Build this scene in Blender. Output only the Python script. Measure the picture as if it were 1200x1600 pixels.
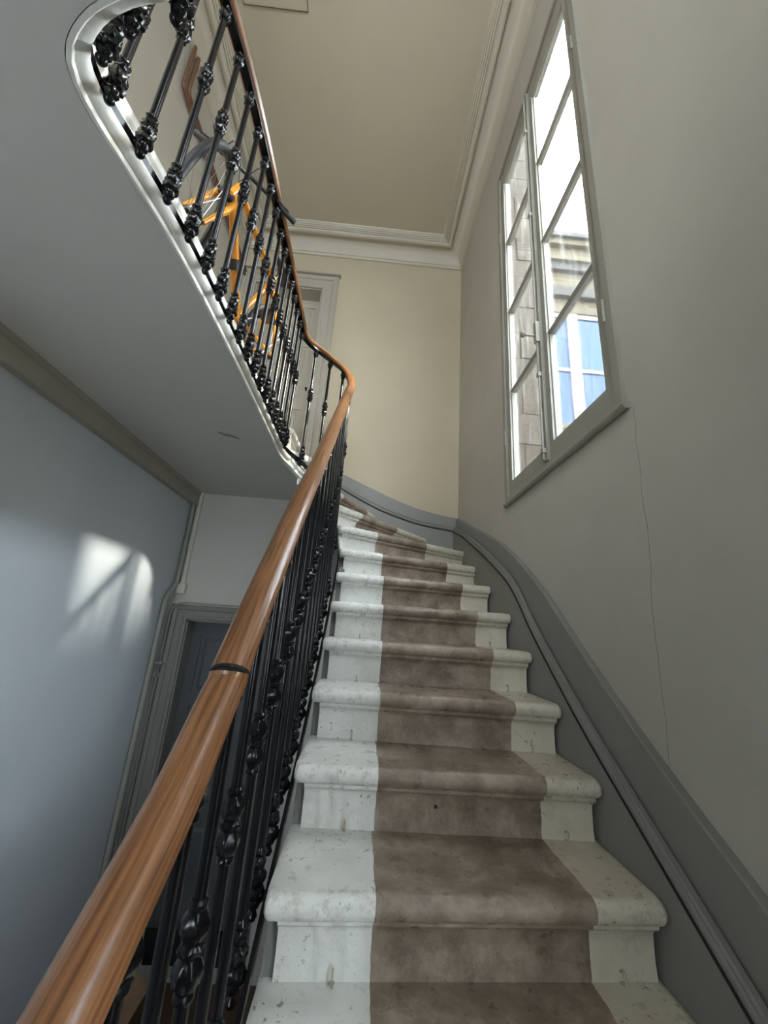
import bpy, bmesh, math, random
from mathutils import Vector, Matrix
for o in list(bpy.data.objects): bpy.data.objects.remove(o)
C = bpy.context.scene.collection
R = random.Random(7)
PI = math.pi

# ------------------------------------------------------------------ camera
cam_data = bpy.data.cameras.new('camera')
cam = bpy.data.objects.new('camera', cam_data); C.objects.link(cam)
XA = (0.996, 0.081, 0.037); YA = (-0.058, 0.286, 0.957); ZA = (0.067, -0.955, 0.289)   # world axes seen by the lens (right, down, forward)
right = Vector((XA[0], YA[0], ZA[0])); down = Vector((XA[1], YA[1], ZA[1])); fwd = Vector((XA[2], YA[2], ZA[2]))
right.normalize(); fwd = (fwd - right*fwd.dot(right)).normalized(); down = fwd.cross(right)
M = Matrix(((right.x, -down.x, -fwd.x), (right.y, -down.y, -fwd.y), (right.z, -down.z, -fwd.z)))
cam.matrix_world = M.to_4x4()
cam_data.sensor_fit = 'HORIZONTAL'; cam_data.sensor_width = 36; cam_data.lens = 605.95/1200*36
cam_data.clip_start = 0.02; cam_data.clip_end = 200
bpy.context.scene.camera = cam

# ------------------------------------------------------------------ sky, sun, exposure
vs = bpy.context.scene.view_settings
vs.view_transform = 'Standard'; vs.look = 'None'; vs.gamma = 1; vs.use_curve_mapping = False
vs.exposure = 4.4
w = bpy.data.worlds.new('sky'); bpy.context.scene.world = w; w.use_nodes = True
bg = w.node_tree.nodes['Background']; bg.inputs[0].default_value = (0.85, 0.925, 1.0, 1); bg.inputs[1].default_value = 2.6
sd = bpy.data.lights.new('sun', 'SUN'); sd.energy = 0.75; sd.angle = math.radians(3.2); sd.color = (1.0, 0.93, 0.80)
sun = bpy.data.objects.new('sun', sd); C.objects.link(sun)
sdir = Vector((-1.0, 0.45, -0.68)).normalized()
sun.rotation_euler = sdir.to_track_quat('-Z', 'Y').to_euler(); sun.location = (6, -4, 8)
for wy, wz in ((1.58, 2.07), (-0.42, 2.77), (-0.42, -0.35)):      # portals: they only guide the sky's light through the casements
    pd = bpy.data.lights.new('sky_portal', 'AREA'); pd.shape = 'RECTANGLE'; pd.size = 2.64; pd.size_y = 1.04
    pd.cycles.is_portal = True
    po = bpy.data.objects.new('sky_portal', pd); C.objects.link(po)
    po.location = (0.875, wy, wz); po.rotation_euler = (0, math.radians(90), 0)
for (fx0, fx1, fz0, fz1) in ((-0.75, 0.10, 2.05, 3.35), (-1.25, -0.80, -0.45, 0.45)):    # and through the two windows added behind the camera
    pd = bpy.data.lights.new('sky_portal', 'AREA'); pd.shape = 'RECTANGLE'; pd.size = fx1-fx0; pd.size_y = fz1-fz0
    pd.cycles.is_portal = True
    po = bpy.data.objects.new('sky_portal', pd); C.objects.link(po)
    po.location = ((fx0+fx1)/2, -1.81, (fz0+fz1)/2); po.rotation_euler = (math.radians(90), 0, 0)

# ------------------------------------------------------------------ constants
XR, XL, YB, YF = 0.80, -1.555, 3.34, -1.60              # wall planes
ZF, ZC = -2.27, 4.08                                     # lower floor, ceiling
ZL, ZS = 1.293, 1.045                                    # landing top and soffit
RISE = 0.168

# ------------------------------------------------------------------ materials
def newmat(name):
    m = bpy.data.materials.new(name); m.use_nodes = True
    nt = m.node_tree; b = nt.nodes['Principled BSDF']
    return m, nt, b
def nd(nt, t, **kw):
    n = nt.nodes.new(t)
    for k, v in kw.items():
        if k in n.inputs: n.inputs[k].default_value = v
        else: setattr(n, k, v)
    return n
def noise(nt, scale, detail=4, coord=None, rough=0.55, stretch=None):
    tc = nd(nt, 'ShaderNodeNewGeometry') if coord is None else None
    src = tc.outputs['Position'] if tc else coord
    if stretch:
        mp = nd(nt, 'ShaderNodeMapping'); mp.inputs['Scale'].default_value = stretch
        nt.links.new(src, mp.inputs[0]); src = mp.outputs[0]
    n = nd(nt, 'ShaderNodeTexNoise'); n.inputs['Scale'].default_value = scale; n.inputs['Detail'].default_value = detail; n.inputs['Roughness'].default_value = rough
    nt.links.new(src, n.inputs['Vector']); return n.outputs['Fac']
def ramp(nt, fac, stops):
    r = nd(nt, 'ShaderNodeValToRGB'); e = r.color_ramp.elements
    while len(e) < len(stops): e.new(0.5)
    for el, (p, c) in zip(e, stops): el.position = p; el.color = (*c, 1) if len(c) == 3 else c
    nt.links.new(fac, r.inputs[0]); return r.outputs[0]
def mixc(nt, fac, a, b, mode='MIX'):
    m = nd(nt, 'ShaderNodeMix', data_type='RGBA', blend_type=mode)
    for sock, v in ((m.inputs[0], fac), (m.inputs[6], a), (m.inputs[7], b)):
        if hasattr(v, 'links'): nt.links.new(v, sock)
        elif isinstance(v, tuple): sock.default_value = (*v, 1) if len(v) == 3 else v
        else: sock.default_value = v
    return m.outputs[2]
def math_(nt, op, a, b=None, c=None):
    m = nd(nt, 'ShaderNodeMath', operation=op)
    for i, v in enumerate((a, b, c)):
        if v is None: continue
        if hasattr(v, 'links'): nt.links.new(v, m.inputs[i])
        else: m.inputs[i].default_value = v
    return m.outputs[0]
def bump(nt, b, fac, strength, dist=0.002):
    n = nd(nt, 'ShaderNodeBump'); n.inputs['Strength'].default_value = strength; n.inputs['Distance'].default_value = dist
    nt.links.new(fac, n.inputs['Height']); nt.links.new(n.outputs[0], b.inputs['Normal'])

def paint(name, col, rough=0.6, var=0.10, sc=2.2, bmp=0.25, bsc=60, dirt=0.0, dirtcol=(0.25, 0.22, 0.18)):
    m, nt, b = newmat(name)
    lo = tuple(c*(1-var) for c in col); hi = tuple(min(1, c*(1+var*0.6)) for c in col)
    c = ramp(nt, noise(nt, sc, 5), [(0.3, lo), (0.7, hi)])
    if dirt:
        d = ramp(nt, noise(nt, 14, 8, rough=0.7), [(0.60, (0, 0, 0)), (0.74, (dirt, dirt, dirt))])
        c = mixc(nt, d, c, dirtcol)
    nt.links.new(c, b.inputs['Base Color']); b.inputs['Roughness'].default_value = rough
    bump(nt, b, noise(nt, bsc, 3), bmp)
    return m

M_wall = paint('wall_plaster', (0.50, 0.47, 0.41), 0.75, 0.07, 1.3, 0.35, 45)
M_wall_back = paint('warm_plaster', (0.50, 0.43, 0.315), 0.75, 0.08, 1.1, 0.3, 45)
M_low = paint('grey_plaster', (0.62, 0.60, 0.56), 0.62, 0.05, 1.3, 0.3, 45)
M_left = paint('satin_wall_paint', (0.60, 0.645, 0.70), 0.42, 0.06, 1.5, 0.4, 30)
M_ceiling = paint('ceiling_paint', (0.52, 0.465, 0.365), 0.8, 0.05, 0.8, 0.35, 50)
M_cornice = paint('cornice_paint', (0.55, 0.51, 0.43), 0.7, 0.05, 2, 0.1, 50)
M_grey = paint('grey_skirting_paint', (0.22, 0.213, 0.198), 0.5, 0.06, 3, 0.25, 70)
M_string = paint('grey_string_paint', (0.20, 0.20, 0.19), 0.5, 0.1, 5, 0.3, 70, dirt=0.4)
M_window = paint('window_paint', (0.29, 0.275, 0.235), 0.5, 0.10, 7, 0.5, 90, dirt=0.7, dirtcol=(0.12, 0.10, 0.08))
M_trim = paint('trim_paint', (0.40, 0.37, 0.31), 0.5, 0.06, 4, 0.2, 60)
M_door = paint('upper_door_paint', (0.46, 0.43, 0.35), 0.5, 0.06, 4, 0.2, 60)
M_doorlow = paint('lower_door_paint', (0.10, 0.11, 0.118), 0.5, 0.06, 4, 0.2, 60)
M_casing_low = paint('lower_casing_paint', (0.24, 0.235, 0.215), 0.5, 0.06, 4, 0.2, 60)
M_stone = paint('painted_stone_edge', (0.80, 0.78, 0.72), 0.75, 0.16, 14, 0.8, 40, dirt=0.45, dirtcol=(0.42, 0.38, 0.30))
M_pipe = paint('pipe_paint', (0.34, 0.33, 0.29), 0.45, 0.08, 8, 0.2, 80)
M_white = paint('white_plastic', (0.72, 0.70, 0.60), 0.4, 0.03, 5, 0.05, 80)
M_landing = paint('landing_floor_paint', (0.33, 0.27, 0.20), 0.5, 0.1, 6, 0.2, 60)

def mk_plain(name, col, rough=0.5, metal=0.0, coat=0.0):
    m, nt, b = newmat(name); b.inputs['Base Color'].default_value = (*col, 1)
    b.inputs['Roughness'].default_value = rough; b.inputs['Metallic'].default_value = metal
    b.inputs['Coat Weight'].default_value = coat; b.inputs['Coat Roughness'].default_value = 0.15
    c = ramp(nt, noise(nt, 40, 4), [(0.3, tuple(x*0.88 for x in col)), (0.7, tuple(min(1, x*1.08) for x in col))])
    nt.links.new(c, b.inputs['Base Color'])
    return m
M_iron = mk_plain('black_gloss_paint', (0.005, 0.005, 0.006), 0.2, 0.0, 0.0)
M_iron.node_tree.nodes['Principled BSDF'].inputs['Specular IOR Level'].default_value = 0.25
M_copper = mk_plain('brown_painted_copper', (0.16, 0.075, 0.045), 0.4)
M_orange = mk_plain('orange_frame_paint', (0.95, 0.36, 0.02), 0.28, 0, 0.6)
M_red = mk_plain('red_reflector_plastic', (0.75, 0.10, 0.03), 0.3)
M_rubber = mk_plain('tyre_rubber', (0.035, 0.036, 0.038), 0.55)
M_blackmetal = mk_plain('black_bike_metal', (0.015, 0.015, 0.017), 0.3, 0.0, 0.2)
M_steel = mk_plain('steel', (0.42, 0.42, 0.42), 0.3, 0.9)
M_brass = mk_plain('painted_metal_eyelet', (0.50, 0.44, 0.33), 0.4, 0.3)
M_blue = mk_plain('blue_fabric', (0.02, 0.10, 0.26), 0.6)
M_card = mk_plain('brown_cardboard', (0.42, 0.26, 0.15), 0.8)
M_dark = mk_plain('dark_gap', (0.01, 0.01, 0.01), 0.8)

# plaster of the right-hand wall with its hairline crack below the window
m, nt, b = newmat('right_wall_plaster')
c = ramp(nt, noise(nt, 1.3, 5), [(0.3, (0.41, 0.385, 0.335)), (0.7, (0.475, 0.45, 0.395))])
geo = nd(nt, 'ShaderNodeNewGeometry'); sp = nd(nt, 'ShaderNodeSeparateXYZ'); nt.links.new(geo.outputs['Position'], sp.inputs[0])
wob = math_(nt, 'MULTIPLY', math_(nt, 'SUBTRACT', noise(nt, 5, 6), 0.5), 0.05)
line = math_(nt, 'ADD', math_(nt, 'MULTIPLY', sp.outputs['Z'], -0.042), math_(nt, 'ADD', wob, 1.058))
dist = math_(nt, 'ABSOLUTE', math_(nt, 'SUBTRACT', sp.outputs['Y'], line))
cr = math_(nt, 'MULTIPLY', math_(nt, 'LESS_THAN', dist, 0.0011), math_(nt, 'LESS_THAN', sp.outputs['Z'], 0.72))
c = mixc(nt, math_(nt, 'MULTIPLY', cr, 0.7), c, (0.12, 0.11, 0.10))
sc_ = ramp(nt, noise(nt, 7, 6, rough=0.6, stretch=(1, 1, 0.5)), [(0.68, (0, 0, 0)), (0.82, (0.35, 0.35, 0.35))])
c = mixc(nt, sc_, c, (0.27, 0.25, 0.22))
nt.links.new(c, b.inputs['Base Color']); b.inputs['Roughness'].default_value = 0.7
bump(nt, b, noise(nt, 45, 4), 0.4)
M_rwall = m

# painted stair treads: white edges, brown runner stripe, UV.x = metres from the well end
def step_material(z_on_tread):
    m, nt, b = newmat('painted_step')
    uv = nd(nt, 'ShaderNodeUVMap'); s = nd(nt, 'ShaderNodeSeparateXYZ'); nt.links.new(uv.outputs[0], s.inputs[0])
    wv = math_(nt, 'MULTIPLY', math_(nt, 'SUBTRACT', noise(nt, 18, 3), 0.5), 0.010)
    u = math_(nt, 'ADD', s.outputs['X'], wv)
    att1 = nd(nt, 'ShaderNodeAttribute', attribute_name='stripe_start', attribute_type='OBJECT')
    att2 = nd(nt, 'ShaderNodeAttribute', attribute_name='stripe_end', attribute_type='OBJECT')
    brown = math_(nt, 'MULTIPLY', math_(nt, 'GREATER_THAN', u, att1.outputs['Fac']), math_(nt, 'LESS_THAN', u, att2.outputs['Fac']))
    cream = math_(nt, 'GREATER_THAN', u, att2.outputs['Fac'])
    white = ramp(nt, noise(nt, 6, 6), [(0.25, (0.66, 0.655, 0.62)), (0.75, (0.80, 0.80, 0.765))])
    shaded_white = ramp(nt, noise(nt, 6, 6), [(0.25, (0.60, 0.55, 0.44)), (0.75, (0.73, 0.68, 0.565))])  # wall end of the same white, its dimmer warmer light painted in
    white = mixc(nt, cream, white, shaded_white)
    chips = ramp(nt, noise(nt, 60, 5, rough=0.6), [(0.61, (0, 0, 0)), (0.635, (0.85, 0.85, 0.85))])
    area = ramp(nt, noise(nt, 6.5, 3), [(0.48, (0, 0, 0)), (0.58, (1, 1, 1))])
    nose = math_(nt, 'LESS_THAN', s.outputs['Y'], 0.035)
    area2 = math_(nt, 'MAXIMUM', area, math_(nt, 'MULTIPLY', nose, 0.8))
    chips2 = ramp(nt, noise(nt, 38, 8, rough=0.75), [(0.50, (0, 0, 0)), (0.60, (0.65, 0.65, 0.65))])
    white = mixc(nt, math_(nt, 'MULTIPLY', chips, area), white, (0.20, 0.19, 0.18))
    white = mixc(nt, math_(nt, 'MULTIPLY', chips2, math_(nt, 'MULTIPLY', nose, 0.9)), white, (0.42, 0.40, 0.35))
    grime = ramp(nt, noise(nt, 3.5, 7, rough=0.7), [(0.48, (0, 0, 0)), (0.66, (0.45, 0.45, 0.45))])
    white = mixc(nt, grime, white, (0.50, 0.46, 0.38))
    br = ramp(nt, noise(nt, 9, 8, rough=0.7), [(0.36, (0.165, 0.124, 0.090)), (0.5, (0.27, 0.212, 0.163)), (0.62, (0.39, 0.318, 0.25))])
    sp_ = ramp(nt, noise(nt, 80, 5, rough=0.7), [(0.63, (0, 0, 0)), (0.67, (0.5, 0.5, 0.5))])
    br = mixc(nt, sp_, br, (0.08, 0.06, 0.045))
    c = mixc(nt, brown, white, br)
    nt.links.new(c, b.inputs['Base Color'])
    rr = ramp(nt, noise(nt, 25, 5), [(0.35, (0.24,)*3), (0.65, (0.46,)*3)])
    nt.links.new(rr, b.inputs['Roughness'])
    bump(nt, b, noise(nt, 26, 8, rough=0.68), 0.8, 0.004)
    return m
M_step = step_material(True)

# handrail wood: grain along the rail (UV.x across, UV.y along)
m, nt, b = newmat('varnished_rail_wood')
uv = nd(nt, 'ShaderNodeUVMap'); mp = nd(nt, 'ShaderNodeMapping'); mp.inputs['Scale'].default_value = (30, 4, 1); nt.links.new(uv.outputs[0], mp.inputs[0])
n1 = nd(nt, 'ShaderNodeTexNoise'); n1.inputs['Scale'].default_value = 2.2; n1.inputs['Detail'].default_value = 8; nt.links.new(mp.outputs[0], n1.inputs['Vector'])
c = ramp(nt, n1.outputs['Fac'], [(0.32, (0.11, 0.043, 0.016)), (0.5, (0.225, 0.098, 0.038)), (0.68, (0.32, 0.155, 0.068))])
n2 = noise(nt, 5, 4)
c = mixc(nt, ramp(nt, n2, [(0.35, (0, 0, 0)), (0.75, (0.45, 0.45, 0.45))]), c, (0.17, 0.065, 0.025))
nk = ramp(nt, noise(nt, 70, 4, rough=0.7, stretch=(1, 0.6, 0.6)), [(0.70, (0, 0, 0)), (0.76, (0.8, 0.8, 0.8))])
c = mixc(nt, nk, c, (0.06, 0.03, 0.015))
nt.links.new(c, b.inputs['Base Color']); b.inputs['Roughness'].default_value = 0.30; b.inputs['Coat Weight'].default_value = 0.25; b.inputs['Coat Roughness'].default_value = 0.2
bump(nt, b, n1.outputs['Fac'], 0.15, 0.001)
M_rail = m

def glass(name, dirt=0.08):
    m, nt, b = newmat(name)
    out = nt.nodes['Material Output']
    tr = nd(nt, 'ShaderNodeBsdfTransparent'); tr.inputs[0].default_value = (0.95, 0.965, 0.96, 1)
    gl = nd(nt, 'ShaderNodeBsdfGlossy'); gl.inputs['Roughness'].default_value = 0.03
    df = nd(nt, 'ShaderNodeBsdfDiffuse'); df.inputs[0].default_value = (0.8, 0.8, 0.78, 1)
    fr = nd(nt, 'ShaderNodeFresnel'); fr.inputs[0].default_value = 1.45
    m1 = nd(nt, 'ShaderNodeMixShader'); nt.links.new(math_(nt, 'MULTIPLY', fr.outputs[0], 0.8), m1.inputs[0]); nt.links.new(tr.outputs[0], m1.inputs[1]); nt.links.new(gl.outputs[0], m1.inputs[2])
    st = ramp(nt, noise(nt, 9, 6, rough=0.7, stretch=(1, 3.5, 0.35)), [(0.52, (0.0,)*3), (0.8, (dirt*3,)*3)])
    m2 = nd(nt, 'ShaderNodeMixShader'); nt.links.new(st, m2.inputs[0]); nt.links.new(m1.outputs[0], m2.inputs[1]); nt.links.new(df.outputs[0], m2.inputs[2])
    nt.links.new(m2.outputs[0], out.inputs['Surface'])
    return m
M_glass = glass('streaked_window_glass')
m, nt, b = newmat('sky_painted_glass')
b.inputs['Base Color'].default_value = (0.10, 0.27, 0.55, 1); b.inputs['Roughness'].default_value = 0.08; b.inputs['Specular IOR Level'].default_value = 0.5
nt.links.new(ramp(nt, noise(nt, 0.8, 3), [(0.3, (0.004, 0.026, 0.085)), (0.8, (0.008, 0.040, 0.105))]), b.inputs['Base Color'])  # blue of the reflected sky painted into the pane colour
b.inputs['Specular IOR Level'].default_value = 0.3
M_oppglass = m
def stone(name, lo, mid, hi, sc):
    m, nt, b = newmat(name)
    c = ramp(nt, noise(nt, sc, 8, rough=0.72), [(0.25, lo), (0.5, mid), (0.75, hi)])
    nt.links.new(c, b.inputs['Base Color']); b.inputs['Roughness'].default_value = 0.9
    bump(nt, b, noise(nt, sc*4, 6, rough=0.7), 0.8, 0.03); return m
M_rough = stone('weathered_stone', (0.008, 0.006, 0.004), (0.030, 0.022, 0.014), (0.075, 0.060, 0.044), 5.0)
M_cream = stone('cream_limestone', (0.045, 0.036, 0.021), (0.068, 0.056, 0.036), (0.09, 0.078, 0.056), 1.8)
M_darkstone = stone('dark_limestone', (0.022, 0.021, 0.020), (0.038, 0.036, 0.034), (0.055, 0.052, 0.046), 3.0)  # outside stones toned below real limestone so the exposure doesn't wash them out
M_oppframe = mk_plain('opposite_window_frame_paint', (0.13, 0.122, 0.105), 0.5)
M_terracotta = mk_plain('terracotta', (0.50, 0.14, 0.10), 0.8)
M_woodfloor = paint('brown_wood_floor', (0.13, 0.075, 0.045), 0.5, 0.3, 12, 0.2, 60)

# ------------------------------------------------------------------ mesh helpers
OFF = {}
class MB:
    def __init__(s): s.v = []; s.f = []; s.uv = []
    def add(s, vs_, fs, uvs=None):
        k = len(s.v); s.v += [tuple(p) for p in vs_]; s.f += [tuple(i+k for i in f) for f in fs]
        s.uv += (uvs if uvs else [(0, 0)]*len(vs_)); return s
    def box(s, x0, x1, y0, y1, z0, z1):
        x0, x1 = sorted((x0, x1)); y0, y1 = sorted((y0, y1)); z0, z1 = sorted((z0, z1))
        return s.add([(x0,y0,z0),(x1,y0,z0),(x1,y1,z0),(x0,y1,z0),(x0,y0,z1),(x1,y0,z1),(x1,y1,z1),(x0,y1,z1)],
              [(0,3,2,1),(4,5,6,7),(0,1,5,4),(1,2,6,5),(2,3,7,6),(3,0,4,7)])
    def sweep(s, pts, prof, closed_path=False, normals=None, cap=True, zfun=None):
        """pts: plan path with z; prof: closed list of (offset along plan normal, dz)."""
        n = len(pts); P = [Vector(p) for p in pts]
        if normals is None:
            normals = []
            for i in range(n):
                if closed_path: a, c_ = P[(i-1) % n], P[(i+1) % n]
                else: a, c_ = P[max(i-1, 0)], P[min(i+1, n-1)]
                d1 = (P[i]-a); d2 = (c_-P[i]); d1.z = d2.z = 0
                if d1.length < 1e-9: d1 = d2
                if d2.length < 1e-9: d2 = d1
                d1.normalize(); d2.normalize()
                n1 = Vector((-d1.y, d1.x, 0)); n2 = Vector((-d2.y, d2.x, 0)); nn = (n1+n2)
                nn = nn/ (nn.length**2) * 2 if nn.length > 1e-6 else n1
                normals.append(nn)
        k = len(prof); V = []; UV = []; L = 0
        for i in range(n):
            if i: L += (P[i]-P[i-1]).length
            for j, (o, z) in enumerate(prof):
                q = P[i] + normals[i]*o; q.z += z; V.append(q); UV.append((j/k, L))
        F = []
        for i in range(n if closed_path else n-1):
            a, b_ = i*k, ((i+1) % n)*k
            for j in range(k): F.append((a+j, a+(j+1) % k, b_+(j+1) % k, b_+j))
        if cap and not closed_path: F += [tuple(range(k))[::-1], tuple((n-1)*k+j for j in range(k))]
        return s.add(V, F, UV)
    def tube(s, pts, r, n=8, cap=True):
        P = [Vector(p) for p in pts]; N = len(P); V = []; up = None; F = []
        rs = r if isinstance(r, (list, tuple)) else [r]*N
        for i in range(N):
            t = (P[min(i+1, N-1)]-P[max(i-1, 0)]).normalized()
            if up is None: up = Vector((0, 0, 1)) if abs(t.z) < 0.9 else Vector((1, 0, 0))
            a = t.cross(up).normalized(); up = a.cross(t).normalized()
            for j in range(n):
                th = 2*PI*j/n; V.append(P[i] + (a*math.cos(th)+up*math.sin(th))*rs[i])
        for i in range(N-1):
            for j in range(n): F.append((i*n+j, i*n+(j+1) % n, (i+1)*n+(j+1) % n, (i+1)*n+j))
        if cap: F += [tuple(range(n))[::-1], tuple((N-1)*n+j for j in range(n))]
        return s.add(V, F)
    def lathe(s, prof, n=10, o=(0, 0, 0), mod=None, axis='z'):
        V = []; F = []; k = len(prof)
        for i, (r, z) in enumerate(prof):
            for j in range(n):
                th = 2*PI*j/n; rr = r*(1+(mod[i]*math.cos(6*th+i*0.9) if mod else 0))
                p = (rr*math.cos(th), rr*math.sin(th), z)
                if axis == 'x': p = (z, p[0], p[1])
                if axis == 'y': p = (p[0], z, p[1])
                V.append((p[0]+o[0], p[1]+o[1], p[2]+o[2]))
        for i in range(k-1):
            for j in range(n): F.append((i*n+j, i*n+(j+1) % n, (i+1)*n+(j+1) % n, (i+1)*n+j))
        F += [tuple(range(n))[::-1], tuple((k-1)*n+j for j in range(n))]
        return s.add(V, F)
    def torus(s, R_, r, c=(0, 0, 0), n=40, k=8, axis='y'):
        V = []; F = []
        for i in range(n):
            a = 2*PI*i/n
            for j in range(k):
                b_ = 2*PI*j/k; rr = R_+r*math.cos(b_); p = (rr*math.cos(a), r*math.sin(b_), rr*math.sin(a))
                V.append((p[0]+c[0], p[1]+c[1], p[2]+c[2]))
        for i in range(n):
            for j in range(k): F.append((i*k+j, i*k+(j+1) % k, ((i+1) % n)*k+(j+1) % k, ((i+1) % n)*k+j))
        return s.add(V, F)
    def mesh(s, name, mat, smooth=True, off=(0, 0, 0), clip=None):
        me = bpy.data.meshes.new(name)
        me.from_pydata([(p[0]-off[0], p[1]-off[1], p[2]-off[2]) for p in s.v], [], s.f)
        uvl = me.uv_layers.new(name='UVMap')
        for lp in me.loops: uvl.data[lp.index].uv = s.uv[lp.vertex_index]
        bm = bmesh.new(); bm.from_mesh(me)
        if clip:
            for co, no in clip:
                co = Vector(co)-Vector(off)
                g = bm.verts[:]+bm.edges[:]+bm.faces[:]
                bmesh.ops.bisect_plane(bm, geom=g, plane_co=co, plane_no=no, clear_outer=True)
                be = [e for e in bm.edges if e.is_boundary]
                if be: bmesh.ops.holes_fill(bm, edges=be, sides=0)
        bmesh.ops.recalc_face_normals(bm, faces=bm.faces)
        for f in bm.faces: f.smooth = smooth
        if smooth:
            for e in bm.edges:
                if len(e.link_faces) == 2 and e.calc_face_angle(0) > math.radians(38): e.smooth = False
        bm.to_mesh(me); bm.free(); me.materials.append(mat); return me
def link(name, me, parent=None, loc=None):
    o = bpy.data.objects.new(name, me); C.objects.link(o)
    if parent: o.parent = parent
    if loc: o.location = loc
    return o
def part(name, mb, mat, parent=None, smooth=True, clip=None, origin=None):
    po = OFF.get(parent.name, Vector()) if parent else Vector()
    off = Vector(origin) if origin is not None else po
    o = link(name, mb.mesh(name, mat, smooth, off, clip), parent, (off-po) if origin is not None else None)
    OFF[o.name] = off
    return o
def root(name, loc=(0, 0, 0), label=None, cat=None, group=None, kind=None):
    o = bpy.data.objects.new(name, None); C.objects.link(o); o.location = loc; OFF[o.name] = Vector(loc)
    o.empty_display_size = 0.1
    if label: o['label'] = label
    if cat: o['category'] = cat
    if group: o['group'] = group
    if kind: o['kind'] = kind
    return o
def tag(o, label, cat, group=None):
    o['label'] = label; o['category'] = cat
    if group: o['group'] = group
    return o
def struct(name, mb, mat, smooth=False):
    o = part(name, mb, mat, None, smooth); o['kind'] = 'structure'; return o

def wall_with_holes(mb, axis, p0, p1, a0, a1, z0, z1, holes):
    """axis 'x': slab between x=p0..p1, spanning y a0..a1; axis 'y' the other way round. holes: (a, a', z, z')."""
    As = sorted({a0, a1, *[h[0] for h in holes], *[h[1] for h in holes]}); Zs = sorted({z0, z1, *[h[2] for h in holes], *[h[3] for h in holes]})
    solid = lambda a, z: not any(h[0] < a < h[1] and h[2] < z < h[3] for h in holes)
    def quad(u0, u1, v0, v1, p):
        return [(p, u0, v0), (p, u1, v0), (p, u1, v1), (p, u0, v1)] if axis == 'x' else [(u0, p, v0), (u1, p, v0), (u1, p, v1), (u0, p, v1)]
    for i in range(len(As)-1):
        for j in range(len(Zs)-1):
            if solid((As[i]+As[i+1])/2, (Zs[j]+Zs[j+1])/2):
                for p in (p0, p1): mb.add(quad(As[i], As[i+1], Zs[j], Zs[j+1], p), [(0, 1, 2, 3)])
    def strip(u0, v0, u1, v1):
        f = (lambda p, u, v: (p, u, v)) if axis == 'x' else (lambda p, u, v: (u, p, v))
        mb.add([f(p0, u0, v0), f(p1, u0, v0), f(p1, u1, v1), f(p0, u1, v1)], [(0, 1, 2, 3)])
    for (a, b_, c_, d) in holes+[(a0, a1, z0, z1)]:
        strip(a, c_, b_, c_); strip(b_, c_, b_, d); strip(b_, d, a, d); strip(a, d, a, c_)
    return mb

# ------------------------------------------------------------------ the shell
WY0, WY1, WZ0, WZ1 = 1.05, 2.11, 0.735, 3.395
W2Y0 = -0.95; W2Y1 = W2Y0+(WY1-WY0)
struct('wall_right', wall_with_holes(MB(), 'x', XR, XR+0.062, YF-0.2, YB+0.35, ZF-0.2, ZC+0.25, [(WY0, WY1, WZ0, WZ1), (W2Y0, W2Y1, WZ0+0.70, WZ1+0.45), (W2Y0, W2Y1, WZ0-2.42, WZ1-2.42)]), M_rwall)
DX0, DX1 = -1.40, -0.70                                   # both doors
struct('wall_back', wall_with_holes(MB(), 'y', YB, YB+0.35, XL, XR, ZF-0.2, ZC+0.25, [(DX0, DX1, ZL, 3.44), (XL, -0.60, ZF-0.2, ZS), (-0.60, -0.16, ZF-0.2, 0.96)]), M_wall_back)
struct('wall_back_lower', wall_with_holes(MB(), 'y', YB, YB+0.35, XL, -0.16, ZF-0.2, ZS, [(DX0, DX1, ZF, -0.03), (-0.60, -0.16, 0.96, ZS)]), M_low)
struct('wall_left', MB().box(XL-0.2, XL, YF-0.2, YB+0.35, ZF-0.2, ZS), M_left)
struct('wall_left_upper', MB().box(XL-0.2, XL, YF-0.2, YB+0.35, ZS, ZC+0.25), M_wall)
ADDED_WIN = [(-0.75, 0.10, 2.05, 3.35), (-1.25, -0.80, -0.45, 0.45)]  # unseen windows added behind the camera for fill light
struct('wall_front', wall_with_holes(MB(), 'y', YF-0.2, YF, XL, XR, ZF-0.2, ZC+0.25, ADDED_WIN), M_wall)
for k, (a, b_, c_, d) in enumerate(ADDED_WIN):
    fw = root('window_%d' % (k+4), ((a+b_)/2, YF, c_), kind='structure')
    md = (a+b_)/2; mb = MB()
    mb.box(a, a+0.06, YF-0.10, YF-0.03, c_, d).box(b_-0.06, b_, YF-0.10, YF-0.03, c_, d).box(a+0.06, b_-0.06, YF-0.10, YF-0.03, c_, c_+0.08).box(a+0.06, b_-0.06, YF-0.10, YF-0.03, d-0.08, d).box(md-0.045, md+0.045, YF-0.10, YF-0.03, c_+0.08, d-0.08)
    part('window_frame', mb, M_window, fw, False)
    for (u0, u1) in ((a+0.06, md-0.045), (md+0.045, b_-0.06)):
        hh = (d-c_-0.16)/3
        for q in range(3):
            part('window_pane', MB().box(u0, u1, YF-0.07, YF-0.067, c_+0.08+q*hh, c_+0.08+(q+1)*hh), M_glass, fw, False)
            if q: part('glazing_bar', MB().box(u0, u1, YF-0.085, YF-0.05, c_+0.08+q*hh-0.013, c_+0.08+q*hh+0.013), M_window, fw, False)
struct('ceiling', MB().box(XL, XR, YF, YB, ZC, ZC+0.2), M_ceiling)
struct('floor', MB().box(XL, XR, YF, YB, ZF-0.15, ZF), M_woodfloor)

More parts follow.
